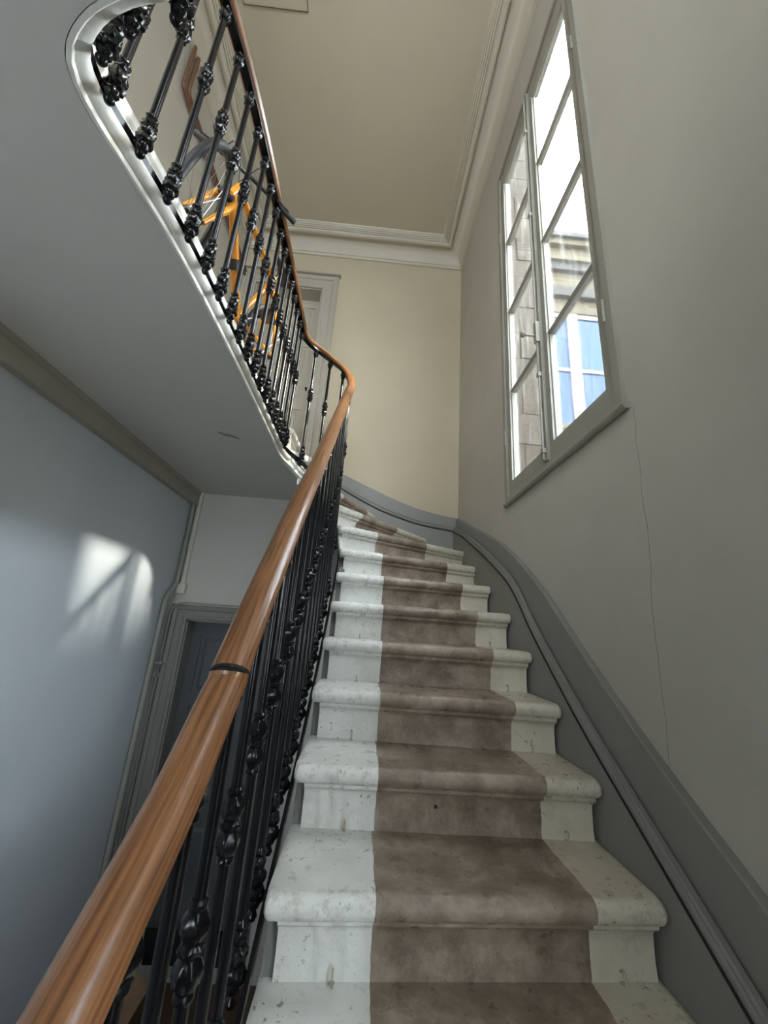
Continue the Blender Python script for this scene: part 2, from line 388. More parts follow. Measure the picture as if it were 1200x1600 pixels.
# cornice round the ceiling
prof = [(0, -0.185), (0.018, -0.185), (0.020, -0.165), (0.012, -0.158), (0.010, -0.145), (0.018, -0.142), (0.026, -0.115), (0.045, -0.078), (0.075, -0.048), (0.11, -0.030), (0.146, -0.024),
        (0.148, -0.050), (0.160, -0.054), (0.172, -0.050), (0.186, -0.040), (0.190, -0.026), (0.200, -0.032), (0.208, -0.022), (0.216, -0.027), (0.224, -0.017), (0.232, -0.021), (0.240, -0.010), (0.248, -0.012), (0.256, 0), (0.256, 0.03), (0, 0.03)]
cp = [(XL, YF, ZC), (XR, YF, ZC), (XR, YB, ZC), (XL, YB, ZC)]
struct('trim_1', MB().sweep(cp, prof, closed_path=True), M_cornice, True)
# boxed strip along the left wall under the landing
struct('trim_2', MB().box(XL, XL+0.05, YF, YB, 0.925, ZS).box(XL, XL+0.062, YF, YB, 1.015, ZS), M_trim)

# ------------------------------------------------------------------ plan of the well edge
E = []
y = -1.5
while y < 2.3: E.append((-0.155, y)); y += 0.05
for k in range(0, 181, 6): a = math.radians(k); E.append((-0.385+0.23*math.cos(a), 2.3+0.23*math.sin(a)))
S_ARC0 = 2.3+1.5
def catmull(P, n=6):
    out = []
    for i in range(len(P)-1):
        p0, p1, p2, p3 = P[max(i-1, 0)], P[i], P[i+1], P[min(i+2, len(P)-1)]
        for k in range(n):
            t = k/n
            out.append(tuple(0.5*(2*p1[c]+(p2[c]-p0[c])*t+(2*p0[c]-5*p1[c]+4*p2[c]-p3[c])*t*t+(3*p1[c]-p0[c]-3*p2[c]+p3[c])*t**3) for c in range(len(p1))))
    return out+[P[-1]]
E += catmull([(-0.615, 2.3), (-0.616, 2.0), (-0.617, 1.7), (-0.620, 1.4), (-0.628, 1.1), (-0.643, 0.88), (-0.664, 0.72), (-0.680, 0.61), (-0.676, 0.545), (-0.652, 0.502), (-0.592, 0.460), (-0.52, 0.432), (-0.43, 0.412), (-0.34, 0.37), (-0.26, 0.29), (-0.20, 0.17), (-0.175, 0.0), (-0.17, -0.3), (-0.17, -0.6), (-0.17, -0.9), (-0.17, -1.2), (-0.17, -1.6)])[1:]
ES = [0.0]
for i in range(1, len(E)): ES.append(ES[-1]+math.dist(E[i], E[i-1]))
EN = []
for i in range(len(E)):
    a, b_ = E[max(i-2, 0)], E[min(i+2, len(E)-1)]; d = Vector((b_[0]-a[0], b_[1]-a[1])).normalized()
    EN.append(Vector((-d.y, d.x)))                       # points into the well
def lerp_table(T, x):
    if x <= T[0][0]: return T[0][1]
    for (a, va), (b_, vb) in zip(T, T[1:]):
        if x <= b_: return va+(vb-va)*(x-a)/(b_-a)
    return T[-1][1]
def at_s(s, o=0.0):
    s = min(max(s, 0), ES[-1]-1e-6); i = 0
    lo, hi = 0, len(ES)-1
    while hi-lo > 1:
        md = (lo+hi)//2
        if ES[md] <= s: lo = md
        else: hi = md
    t = (s-ES[lo])/(ES[hi]-ES[lo]); n = (EN[lo]*(1-t)+EN[hi]*t).normalized()
    return Vector((E[lo][0]*(1-t)+E[hi][0]*t+n.x*o, E[lo][1]*(1-t)+E[hi][1]*t+n.y*o)), n
Sy = lambda y: y+1.5                                       # s on the straight flight
Sa = lambda deg: S_ARC0+0.23*math.radians(deg)             # s on the turn
SL = S_ARC0+0.23*PI                                        # s where the landing's straight side begins
Sl = lambda y: SL+(2.3-y)                                  # s on the landing side (approximately)
S_END = ES[-1]

# ------------------------------------------------------------------ staircase
zn = lambda n: -0.555+RISE*(n-1)
L = {1: 1.02, 2: 1.275, 3: 1.53, 4: 1.745, 5: 1.945, 6: 2.12, 7: 2.285}
Rr = {1: 1.056, 2: 1.279, 3: 1.496, 4: 1.73, 5: 1.963, 6: 2.266, 7: 2.60}
for n in range(0, -9, -1): L[n] = 1.02-0.245*(1-n); Rr[n] = 1.056-0.225*(1-n)
NL = {n: (-0.155, L[n]) for n in L}; NR = {n: (0.750, Rr[n]) for n in Rr}
for n, deg in ((8, 22), (9, 48), (10, 76), (11, 104), (12, 140)):
    a = math.radians(deg); NL[n] = (-0.385+0.23*math.cos(a), 2.3+0.23*math.sin(a))
far = {8: (0.775, 2.94), 9: (0.52, 3.31), 10: (0.07, 3.31), 11: (-0.27, 3.31), 12: (-0.53, 3.31)}
for n in far:
    a, b_ = Vector(NL[n]), Vector(far[n]); NR[n] = tuple(b_+(b_-a).normalized()*(0.012 if n == 8 else 0.35))
NL[13] = (-0.80, 2.40); NR[13] = (-0.85, 3.7)
SN = {n: Sy(L[n]) for n in L}; SN.update({8: Sa(22), 9: Sa(48), 10: Sa(76), 11: Sa(104), 12: Sa(140)})
PITCH = [(SN[n], zn(n)) for n in sorted(SN)]
pitch = lambda s: lerp_table(PITCH, s)
stair = root('staircase', (0, 1.0, ZF), 'painted stone staircase curving up right to the landing, white edges with a brown runner stripe', 'staircase')
CLIP = [((0.775, 0, 0), (1, 0, 0)), ((0, 3.31, 0), (0, 1, 0))]
T = 0.050
def step_frames(n, inset_l, inset_r=0.0):
    A0, A1 = Vector(NL[n]), Vector(NR[n]); B0, B1 = Vector(NL[n+1]), Vector(NR[n+1])
    Lf = (A1-A0).length; Lb = (B1-B0).length
    ds = sorted({inset_l, inset_l+0.004, inset_l+0.013, *[inset_l+0.03+i*(Lf-inset_l-0.045-inset_r)/14 for i in range(15)], Lf-0.013-inset_r, Lf-0.004-inset_r, Lf-inset_r})
    fr = []
    for d in ds:
        t = d/Lf; F = A0.lerp(A1, t); Bk = B0.lerp(B1, t); v = Bk-F
        ins = 0.0
        dd = d-inset_l; de = Lf-inset_r-d
        for q in (dd, de):
            if q < 0.002: ins = 0.013
            elif q < 0.006: ins = 0.005
        fr.append((d, F, v.normalized(), v.length, ins))
    return fr
def make_step(n):
    z = zn(n)
    fr = step_frames(n, 0.0)
    prof = [(0.0, T)] + []
    mb = MB(); V = []; UV = []; K = 12
    for (d, F, v, ln, ins) in fr:
        back = ln+0.075
        P = []
        for k in range(9):
            a = -PI/2-PI*k/8
            r = T/2
            P.append((r+0.004+(r-ins*0.9)*math.cos(a), -r+(r-ins*0.9)*math.sin(a)))
        P = [(back, -T+ins*0.5)]+P+[(0.045, -ins*0.3), (back, -ins*0.3)]
        K = len(P)
        for (o, zz) in P: q = F+v*o; V.append((q.x, q.y, z+zz)); UV.append((d, o))
    F_ = []
    N = len(fr)
    for i in range(N-1):
        for j in range(K): F_.append((i*K+j, i*K+(j+1) % K, (i+1)*K+(j+1) % K, (i+1)*K+j))
    F_ += [tuple(range(K))[::-1], tuple((N-1)*K+j for j in range(K))]
    mb.add(V, F_, UV)
    cl = CLIP if n >= 7 else None
    t = part('tread', mb, M_step, stair, True, cl)
    # riser below this nosing
    fr = step_frames(n, 0.030, 0.0 if n >= 7 else 0.012)
    mb = MB(); V = []; UV = []
    ov = 0.055
    P = [(ov+0.03, -T), (0.030, -T), (0.030, -T-0.010), (0.036, -T-0.016), (ov-0.006, -T-0.022), (ov, -T-0.034), (ov+0.002, -RISE*0.8), (ov-0.002, -RISE-0.001), (ov+0.03, -RISE-0.001)]
    K = len(P)
    for (d, F, v, ln, ins) in fr:
        for (o, zz) in P: q = F+v*o; V.append((q.x, q.y, z+zz)); UV.append((d, o))
    F_ = []; N = len(fr)
    for i in range(N-1):
        for j in range(K): F_.append((i*K+j, i*K+(j+1) % K, (i+1)*K+(j+1) % K, (i+1)*K+j))
    F_ += [tuple(range(K))[::-1], tuple((N-1)*K+j for j in range(K))]
    mb.add(V, F_, UV)
    r_ = part('riser', mb, M_step, stair, True, cl)
    st = 0.235+max(0, n-1)*0.006; en = 0.735 if n < 8 else 0.70
    for o in (t, r_): o['stripe_start'] = float(st); o['stripe_end'] = float(en)
for n in range(-8, 13): make_step(n)

# old carpet-rod eyelets at the foot of the risers
eye = MB(); eye.tube([(0, -0.012, 0.0), (0, -0.013, 0.014), (0, -0.010, 0.022), (0, -0.003, 0.024), (0, 0.004, 0.018)], 0.0026, 6)
eye.lathe([(0.006, -0.001), (0.006, 0.001)], 8)
eye_me = eye.mesh('rod_eyelet', M_brass)
for n in range(1, 6):
    for (dx, nn) in ((0.155, 0), (0.805, 1)):
        A0, A1 = Vector(NL[n]), Vector(NR[n]); t = dx/(A1-A0).length; F = A0.lerp(A1, t)
        po = OFF[stair.name]
        link('rod_eyelet', eye_me, stair, Vector((F.x, F.y+0.05, zn(n-1)+0.001))-po)
# a small knot hole in one riser
hole = MB(); hole.lathe([(0.005, -0.0006), (0.0048, 0.0006)], 10, axis='y'); 
part('riser_hole', MB().lathe([(0.0055, 0), (0.005, 0.002)], 10, (0.262, 1.326, -0.487), axis='y'), M_dark, stair)

# string under the open ends, its bottom edge following the flight into the landing's soffit
BOT = [(Sy(-1.5), pitch(0)-0.33), (Sy(1.0), zn(1)-0.33), (Sy(2.0), zn(5)-0.30), (Sa(20), 0.36), (Sa(60), 0.68), (Sa(100), 0.90), (Sa(140), 1.015), (SL, 1.046), (S_END, 1.046)]
def string_board(s0, s1, name, mat, inner=-0.036, outer=-0.003):
    V = []; F = []; ss = []
    s = s0
    while s < s1: ss.append(s); s += 0.02
    ss.append(s1)
    for s in ss:
        top = max([zn(n) for n in SN if SN[n]+0.080 <= s+1e-6] or [zn(-8)])-T-0.001
        if s > SN[12]+0.02: top = ZL-0.06
        bot = lerp_table(BOT, s); top = max(top, bot+0.02)
        for o in (outer, inner):
            p, n = at_s(s, o); V += [(p.x, p.y, bot), (p.x, p.y, top)]
    for i in range(len(ss)-1):
        a, b_ = i*4, (i+1)*4
        for q in ((0, 1, 1, 0), ): pass
        F += [(a, a+1, b_+1, b_), (a+2, b_+2, b_+3, a+3), (a, b_, b_+2, a+2), (a+1, a+3, b_+3, b_+1)]
    F += [(0, 2, 3, 1), (len(V)-4, len(V)-3, len(V)-1, len(V)-2)]
    return part(name, MB().add(V, F), mat, stair, False)
string_board(Sy(-1.2), Sa(24), 'string_board', M_string)
string_board(Sa(24), Sa(146), 'string_board', M_stone)
# plaster underside of the flight
V = []; F = []
ns = list(range(-8, 13))
for n in ns:
    bl = min(lerp_table(BOT, SN[n])+0.012, zn(n)-0.245)
    a, b_ = Vector(NL[n]), Vector(NR[n]); d = (b_-a).normalized(); p0 = a+d*0.035; q = b_
    for p in (p0, q): V += [(p.x, p.y, bl), (p.x, p.y, bl+0.02)]
for i in range(len(ns)-1):
    a, b_ = i*4, (i+1)*4; F += [(a, b_, b_+2, a+2), (a+1, a+3, b_+3, b_+1), (a, a+1, b_+1, b_), (a+2, b_+2, b_+3, a+3)]
F += [(0, 2, 3, 1), (len(V)-4, len(V)-3, len(V)-1, len(V)-2)]
part('flight_soffit', MB().add(V, F), M_low, stair, False, CLIP)

# grey stringer skirting on the right and back walls, top line and moulding line measured from the treads
TOP_R = [(-1.6, -2.30), (-0.5, -1.45), (0.60, -0.625), (0.83, -0.450), (1.035, -0.310), (1.29, -0.118), (1.50, 0.058), (1.69, 0.215), (1.915, 0.372), (2.17, 0.515), (2.42, 0.628), (2.70, 0.740), (3.0, 0.868), (3.31, 0.995)]
LOW_R = [(-1.6, -2.48), (-0.5, -1.62), (0.60, -0.80), (0.864, -0.612), (1.157, -0.405), (1.34, -0.275), (1.52, -0.135), (1.745, 0.055), (1.915, 0.220), (2.08, 0.335), (2.41, 0.505), (2.70, 0.640), (2.98, 0.765), (3.31, 0.888)]
TOP_B = [(0.775, 0.995), (0.56, 1.026), (0.32, 1.088), (0.04, 1.196), (-0.26, 1.325), (-0.50, 1.44)]
LOW_B = [(0.775, 0.888), (0.48, 0.922), (0.27, 0.972), (0.09, 1.030), (-0.10, 1.115), (-0.26, 1.198), (-0.50, 1.32)]
def skirt(name, top, low, axis):
    r = root(name, (0, 0, 0), kind='structure')
    ts = catmull(top, 5); V = []; F = []; LO = 0.049 if axis == 'x' else 0.026
    lowc = catmull(low, 5)
    for (t, z) in ts:
        zl = lerp_table(lowc if lowc[0][0] < lowc[-1][0] else lowc[::-1], t)
        for o, zz in ((0.0, z), (0.022, z), (0.026, z-0.004), (0.026, zl), (LO, zl-0.02), (LO, zl-0.9), (0.0, zl-0.9)):
            V.append((XR-o, t, zz) if axis == 'x' else (t, YB-o-0.004, zz))
    K = 7
    for i in range(len(ts)-1):
        for j in range(K): F.append((i*K+j, i*K+(j+1) % K, (i+1)*K+(j+1) % K, (i+1)*K+j))
    F += [tuple(range(K))[::-1], tuple((len(ts)-1)*K+j for j in range(K))]
    part('skirting_board', MB().add(V, F), M_grey, r, True)
    # torus moulding on the lower line
    V = []; F = []; pr = [(0.020, 0.012), (0.034, 0.012), (0.038, 0.004), (0.034, -0.004), (0.040, -0.010), (0.041, -0.018), (0.036, -0.026), (0.028, -0.028), (0.020, -0.028)]
    K = len(pr)
    for (t, z) in lowc:
        for o, dz in pr: V.append((XR-o-0.012, t, z+0.010+dz) if axis == 'x' else (t, YB-o-0.004, z+0.010+dz))
    for i in range(len(lowc)-1):
        for j in range(K): F.append((i*K+j, i*K+(j+1) % K, (i+1)*K+(j+1) % K, (i+1)*K+j))
    F += [tuple(range(K))[::-1], tuple((len(lowc)-1)*K+j for j in range(K))]
    part('skirting_moulding', MB().add(V, F), M_grey, r, True)
    part('moulding_gap', MB().tube([(XR-0.052, t, z-0.022) if axis == 'x' else (t, YB-0.031, z-0.022) for t, z in lowc], 0.0032, 6), M_dark, r)
skirt('baseboard_right', TOP_R, LOW_R, 'x')
skirt('baseboard_back', TOP_B, LOW_B, 'y')

# ------------------------------------------------------------------ landing
land = root('landing', (-1.0, 2.0, ZL), kind='structure')
def slab(name, z0, z1, mat, o_e):
    bm = []
    i0 = min(range(len(ES)), key=lambda i: abs(ES[i]-SN[12]))
    out = [at_s(s, o_e)[0] for s in [ES[i] for i in range(i0, len(ES))]]
    poly = [(p.x, p.y) for p in out]+[(XL, YF), (XL, YB), (-0.55, YB)]
    poly[len(out)-1] = (-0.17+o_e, YF)
    k = len(poly); V = [(x, y_, z0) for x, y_ in poly]+[(x, y_, z1) for x, y_ in poly]
    F = [tuple(range(k))[::-1], tuple(range(k, 2*k))]+[(i, (i+1) % k, k+(i+1) % k, k+i) for i in range(k)]
    part(name, MB().add(V, F), mat, land, False)
slab('landing_slab', ZS, ZS+0.06, M_low, -0.012)
slab('landing_core', ZS+0.06, ZL-0.012, M_low, -0.092)
slab('landing_surface', ZL-0.012, ZL-0.001, M_landing, -0.070)
epath = []
s = Sa(100)
while s < S_END-0.01: p, n = at_s(s); epath.append((s, p, n)); s += 0.03
def edge_sweep(name, prof, mat, zf, s0, parent=land):
    pts = [(p.x, p.y, zf(s)) for s, p, n in epath if s >= s0]; nr = [Vector((n.x, n.y, 0)) for s, p, n in epath if s >= s0]
    return part(name, MB().sweep(pts, prof, normals=nr), mat, parent, True)
zb = lambda s: lerp_table(BOT, s)
edge_sweep('edge_fascia', [(-0.011, 0), (-0.002, 0), (0, 0.003), (0.0, 0.012), (-0.007, 0.014), (-0.007, 0.017), (0.004, 0.018), (0.014, 0.022), (0.020, 0.030), (0.021, 0.038), (0.016, 0.049), (0.006, 0.055), (-0.004, 0.056), (-0.006, 0.085), (-0.030, 0.135), (-0.066, 0.195), (-0.068, 0.205), (-0.060, 0.215), (-0.060, 0.240), (-0.066, 0.247), (-0.090, 0.247), (-0.090, 0.17), (-0.011, 0.06)], M_stone, zb, Sa(138))
V = []
# the same round moulding runs on down under the turn
pts = []; nr = []
s = Sa(30)
while s < Sa(141): p, n = at_s(s); pts.append((p.x, p.y, zb(s))); nr.append(Vector((n.x, n.y, 0))); s += 0.02
part('string_moulding', MB().sweep(pts, [(-0.032, 0), (-0.004, 0), (0, 0.004), (0.0, 0.016), (-0.006, 0.019), (-0.006, 0.024), (0.004, 0.026), (0.012, 0.032), (0.016, 0.042), (0.012, 0.052), (0.004, 0.058), (-0.004, 0.060), (-0.032, 0.062)], normals=nr), M_stone, stair, True)

# ------------------------------------------------------------------ railing
rail = root('stair_railing', (-0.195, 1.0, -0.6), 'black cast-iron balustrade with a varnished wooden handrail following the stairs and landing edge', 'railing')
PIN = [(Sy(-1.4), pitch(0)-0.13)]+[(SN[n], zn(n)-0.130) for n in range(-7, 7)]+[(Sa(0), 0.33), (Sa(25), 0.50), (Sa(50), 0.70), (Sa(75), 0.88), (Sa(100), 1.005), (Sa(125), 1.07), (Sa(150), 1.095), (Sa(180), 1.105), (S_END, 1.105)]
RZ = catmull([(Sy(-1.4), -1.40), (Sy(0.0), -0.55), (Sy(0.25), -0.385), (Sy(0.391), -0.292), (Sy(0.455), -0.251), (Sy(0.503), -0.221), (Sy(0.559), -0.178), (Sy(0.613), -0.122), (Sy(0.656), -0.078), (Sy(0.735), 0.008), (Sy(0.849), 0.124), (Sy(1.05), 0.330), (Sy(1.29), 0.555), (Sy(1.74), 1.005), (Sy(2.12), 1.395), (Sa(2), 1.57), (Sa(40), 1.76), (Sa(76), 1.885), (Sa(110), 1.965), (Sa(150), 1.985), (Sl(2.0), 1.985), (Sl(1.5), 1.975), (Sl(1.0), 1.975), (S_END, 1.975)], 5)
railz = lambda s: lerp_table(RZ, s)
pinz = lambda s: lerp_table(PIN, s)
OB = 0.040                                                # baluster line, outside the edge
def rail_sweep(name, prof, mat, dz=0.0, s0=0.0, s1=None, o=OB, zf=railz, step=0.02):
    V = []; F = []; UV = []; K = len(prof); s = s0; ss = []
    s1 = s1 or S_END-0.02
    while s < s1: ss.append(s); s += step
    ss.append(s1)
    zs = [zf(s) for s in ss]
    for _ in range(4): zs = [zs[0]]+[(zs[i-1]+2*zs[i]+zs[i+1])/4 for i in range(1, len(zs)-1)]+[zs[-1]]
    for i, s in enumerate(ss):
        p, n = at_s(s, o)
        a, b_ = max(i-1, 0), min(i+1, len(ss)-1)
        pa, pb = at_s(ss[a], o)[0], at_s(ss[b_], o)[0]
        t = Vector((pb.x-pa.x, pb.y-pa.y, zs[b_]-zs[a])).normalized()
        N = Vector((n.x, n.y, 0)); N = (N-t*N.dot(t)).normalized(); U = N.cross(t); U = U if U.z > 0 else -U
        for j, (h, v) in enumerate(prof):
            q = Vector((p.x, p.y, zs[i]+dz))+N*h+U*v; V.append(q); UV.append((j/K*0.5, s))
    for i in range(len(ss)-1):
        for j in range(K): F.append((i*K+j, i*K+(j+1) % K, (i+1)*K+(j+1) % K, (i+1)*K+j))
    F += [tuple(range(K))[::-1], tuple((len(ss)-1)*K+j for j in range(K))]
    return MB().add(V, F, UV)
wood = [(0.0300*math.cos(a)*(1.0 if math.sin(a) > -0.2 else 0.93), 0.020*math.sin(a)*(1.0 if math.sin(a) > 0 else 0.85)) for a in [2*PI*k/16 for k in range(16)]]
wood += []
SJ = Sy(0.655)
hr1 = part('handrail', rail_sweep('handrail', wood, M_rail, s0=0.15, s1=SJ-0.0012), M_rail, rail)
hr2 = part('handrail', rail_sweep('handrail', wood, M_rail, s0=SJ+0.0012), M_rail, rail)
j_ = part('rail_joint', rail_sweep('rail_joint', [(h*0.985, v*0.985) for h, v in wood], M_dark, s0=SJ-0.003, s1=SJ+0.003, step=0.002), M_dark, rail)
part('rail_core_bar', rail_sweep('rail_core_bar', [(-0.016, -0.026), (0.016, -0.026), (0.016, -0.014), (-0.016, -0.014)], M_iron, s0=0.15), M_iron, rail, False)
part('side_bar', rail_sweep('side_bar', [(-0.005, -0.014), (0.005, -0.014), (0.005, 0.014), (-0.005, 0.014)], M_iron, s0=0.15, o=0.011, zf=pinz), M_iron, rail, False)

def knot_profile(kind):
    if kind == 'bottom':
        p = [(0.001, -0.052), (0.008, -0.048), (0.0115, -0.040), (0.008, -0.031), (0.006, -0.028), (0.012, -0.024), (0.015, -0.016), (0.013, -0.008), (0.0185, -0.004), (0.020, 0.006), (0.0175, 0.014), (0.013, 0.018), (0.017, 0.023), (0.0195, 0.032), (0.019, 0.042), (0.015, 0.049), (0.011, 0.052), (0.015, 0.056), (0.0165, 0.064), (0.014, 0.072), (0.0115, 0.075), (0.015, 0.079), (0.0155, 0.084), (0.011, 0.089), (0.0105, 0.094)]
    elif kind == 'mid':
        p = [(0.0105, -0.056), (0.014, -0.052), (0.014, -0.047), (0.0115, -0.044), (0.016, -0.038), (0.019, -0.028), (0.0185, -0.018), (0.015, -0.010), (0.0125, -0.007), (0.017, -0.003), (0.0175, 0.003), (0.0125, 0.007), (0.015, 0.011), (0.0185, 0.020), (0.0185, 0.030), (0.015, 0.040), (0.0115, 0.044), (0.0145, 0.048), (0.0145, 0.053), (0.0105, 0.057)]
    else:
        p = [(0.0105, -0.060), (0.0145, -0.056), (0.0145, -0.051), (0.0115, -0.048), (0.0165, -0.041), (0.0185, -0.030), (0.016, -0.020), (0.0125, -0.015), (0.0155, -0.011), (0.0165, -0.004), (0.0135, 0.002), (0.0135, 0.010)]
    md = [0.13 if r > 0.0158 else (0.05 if r > 0.013 else 0.0) for r, z in p]
    return p, md
KN = {}
for kd in ('bottom', 'mid', 'top'):
    p, md = knot_profile(kd); mb = MB().lathe(p, 24, mod=md)
    KN[kd] = mb.mesh('cast_knot_'+kd, M_iron)
pinm = MB().lathe([(0.0105, 0.0), (0.0105, 0.010), (0.014, 0.012), (0.014, 0.018), (0.009, 0.021), (0.009, 0.034)], 10, axis='x').mesh('cross_pin', M_iron)
NB = 0
def baluster(s):
    global NB
    p, n = at_s(s, OB); z0 = pinz(s); z1 = railz(s)-0.024
    if z1-z0 < 0.3: return
    H = z1-z0
    mb = MB(); mb.lathe([(0.0100, 0.07), (0.0100, H*0.52-0.05), (0.0100, H*0.52+0.05), (0.0098, H-0.05)], 10)
    b_ = link('baluster', mb.mesh('baluster', M_iron), rail, Vector((p.x, p.y, z0))-OFF[rail.name])
    link('bottom_knot', KN['bottom'], b_); link('middle_knot', KN['mid'], b_, (0, 0, H*0.56)); link('top_knot', KN['top'], b_, (0, 0, H-0.006))
    k = link('cross_pin', pinm, b_); k.rotation_euler = (0, 0, math.atan2(-n.y, -n.x))
    for o in b_.children: o.rotation_euler.z += R.uniform(-0.4, 0.4) if o.name.find('pin') < 0 else 0
    NB += 1
s = Sy(0.03)
while s < Sy(2.20): baluster(s); s += 0.1105
for deg in (20, 55, 90, 125): baluster(Sa(deg))
s = SL+0.010
while s < S_END-0.05: baluster(s); s += 0.1065

# ------------------------------------------------------------------ casements
def casement(name, y0, dz=0.0, dz1=None):
    y1 = y0+(WY1-WY0); z0, z1 = WZ0+dz, WZ1+(dz if dz1 is None else dz1)
    r = root(name, (XR, (y0+y1)/2, z0), kind='structure')
    xi, xo = XR-0.018, XR+0.055
    def fr(nm, a, b_, c_, d, x0=xi, x1=xo, mat=M_window, par=None): return part(nm, MB().box(x0, x1, a, b_, c_, d), mat, par or r, False)
    j = 0.036
    mb = MB(); mb.box(xi, xo, y0, y0+j, z0, z1).box(xi, xo, y1-j, y1, z0, z1).box(xi, xo, y0+j, y1-j, z1-j, z1).box(xi, xo, y0+j, y1-j, z0, z0+j)
    part('window_frame', mb, M_window, r, False)
    part('window_sill_bead', MB().tube([(XR-0.012, y0-0.01, z0+0.004), (XR-0.012, y1+0.01, z0+0.004)], 0.016, 10), M_window, r)
    ym = (y0+y1)/2
    for k, (a, b_) in enumerate(((y0+j+0.002, ym-0.001), (ym+0.001, y1-j-0.002))):
        sr = root('window_sash', (XR, (a+b_)/2, z0+j)); sr.parent = r; sr.location = Vector((XR, (a+b_)/2, z0+j))-OFF[r.name]; OFF[sr.name] = Vector((XR, (a+b_)/2, z0+j))
        za, zb_ = z0+j+0.003, z1-j-0.003
        x0, x1 = XR-0.006, XR+0.036
        st = 0.052; bt = 0.085; tp = 0.115
        mb = MB(); mb.box(x0, x1, a, a+st, za, zb_).box(x0, x1, b_-st, b_, za, zb_).box(x0, x1, a+st, b_-st, za, za+bt).box(x0, x1, a+st, b_-st, zb_-tp, zb_)
        # inner chamfer strips
        ga, gb, gz0, gz1 = a+st, b_-st, za+bt, zb_-tp
        mb.box(x0+0.012, x1-0.004, ga, ga+0.007, gz0, gz1).box(x0+0.012, x1-0.004, gb-0.007, gb, gz0, gz1).box(x0+0.012, x1-0.004, ga, gb, gz0, gz0+0.007).box(x0+0.012, x1-0.004, ga, gb, gz1-0.007, gz1)
        part('sash_frame', mb, M_window, sr, False)
        bars = [1.447, 2.045, 2.640] if dz == 0 else [gz0+(gz1-gz0)*q/4 for q in (1, 2, 3)]
        for zz in bars:
            V = [(x0+0.004, zz), (x0+0.016, zz-0.014), (x1-0.004, zz-0.014), (x1-0.004, zz+0.014), (x0+0.016, zz+0.014)]
            vv = [(x, ga, z) for x, z in V]+[(x, gb, z) for x, z in V]; kk = len(V)
            part('glazing_bar', MB().add(vv, [tuple(range(kk)), tuple(range(kk, 2*kk))[::-1]]+[(i, (i+1) % kk, kk+(i+1) % kk, kk+i) for i in range(kk)]), M_window, sr, False)
        zz = [gz0]+bars+[gz1]
        for q in range(4): part('window_pane', MB().box(x0+0.024, x0+0.027, ga-0.004, gb+0.004, zz[q]-0.004 if q == 0 else zz[q], zz[q+1]), M_glass, sr, False)
    # cover strip where the leaves meet, bolt rod, knob
    part('meeting_strip', MB().box(XR-0.022, XR-0.006, ym-0.017, ym+0.017, z0+0.045, z1-0.045), M_window, r, False)
    bt = part('espagnolette_bolt', MB().tube([(XR-0.030, ym, z0+0.05), (XR-0.030, ym, z1-0.06)], 0.0055, 8), M_window, r)
    h = MB()
    h.box(XR-0.040, XR-0.022, ym-0.014, ym+0.014, 1.43+dz, 1.55+dz)
    h.lathe([(0.006, -0.075), (0.013, -0.072), (0.016, -0.062), (0.010, -0.052), (0.006, -0.046), (0.006, 0.0)], 12, (XR-0.036, ym+0.004, 1.475+dz), axis='x')
    part('window_knob', h, M_window, bt)
    for zz in [q+dz for q in (0.83, 1.24, 2.3, 3.0)]:
        part('bolt_guide', MB().box(XR-0.038, XR-0.020, ym-0.011, ym+0.011, zz-0.012, zz+0.012), M_window, bt, False)
    for ys in (y0+j, y1-j):
        for zz in (1.15+dz, 2.75+dz):
            part('hinge', MB().lathe([(0.004, -0.050), (0.006, -0.046), (0.0065, -0.002), (0.0055, 0), (0.0065, 0.002), (0.006, 0.046), (0.004, 0.050)], 8, (XR-0.020, ys, zz)), M_window, r)
    return r
casement('window_1', WY0)
casement('window_2', W2Y0, 0.70, 0.45)  # unseen window added behind the camera for fill and sun on the landing edge
casement('window_3', W2Y0, -2.42)  # unseen window added low down to brighten the flight and left wall

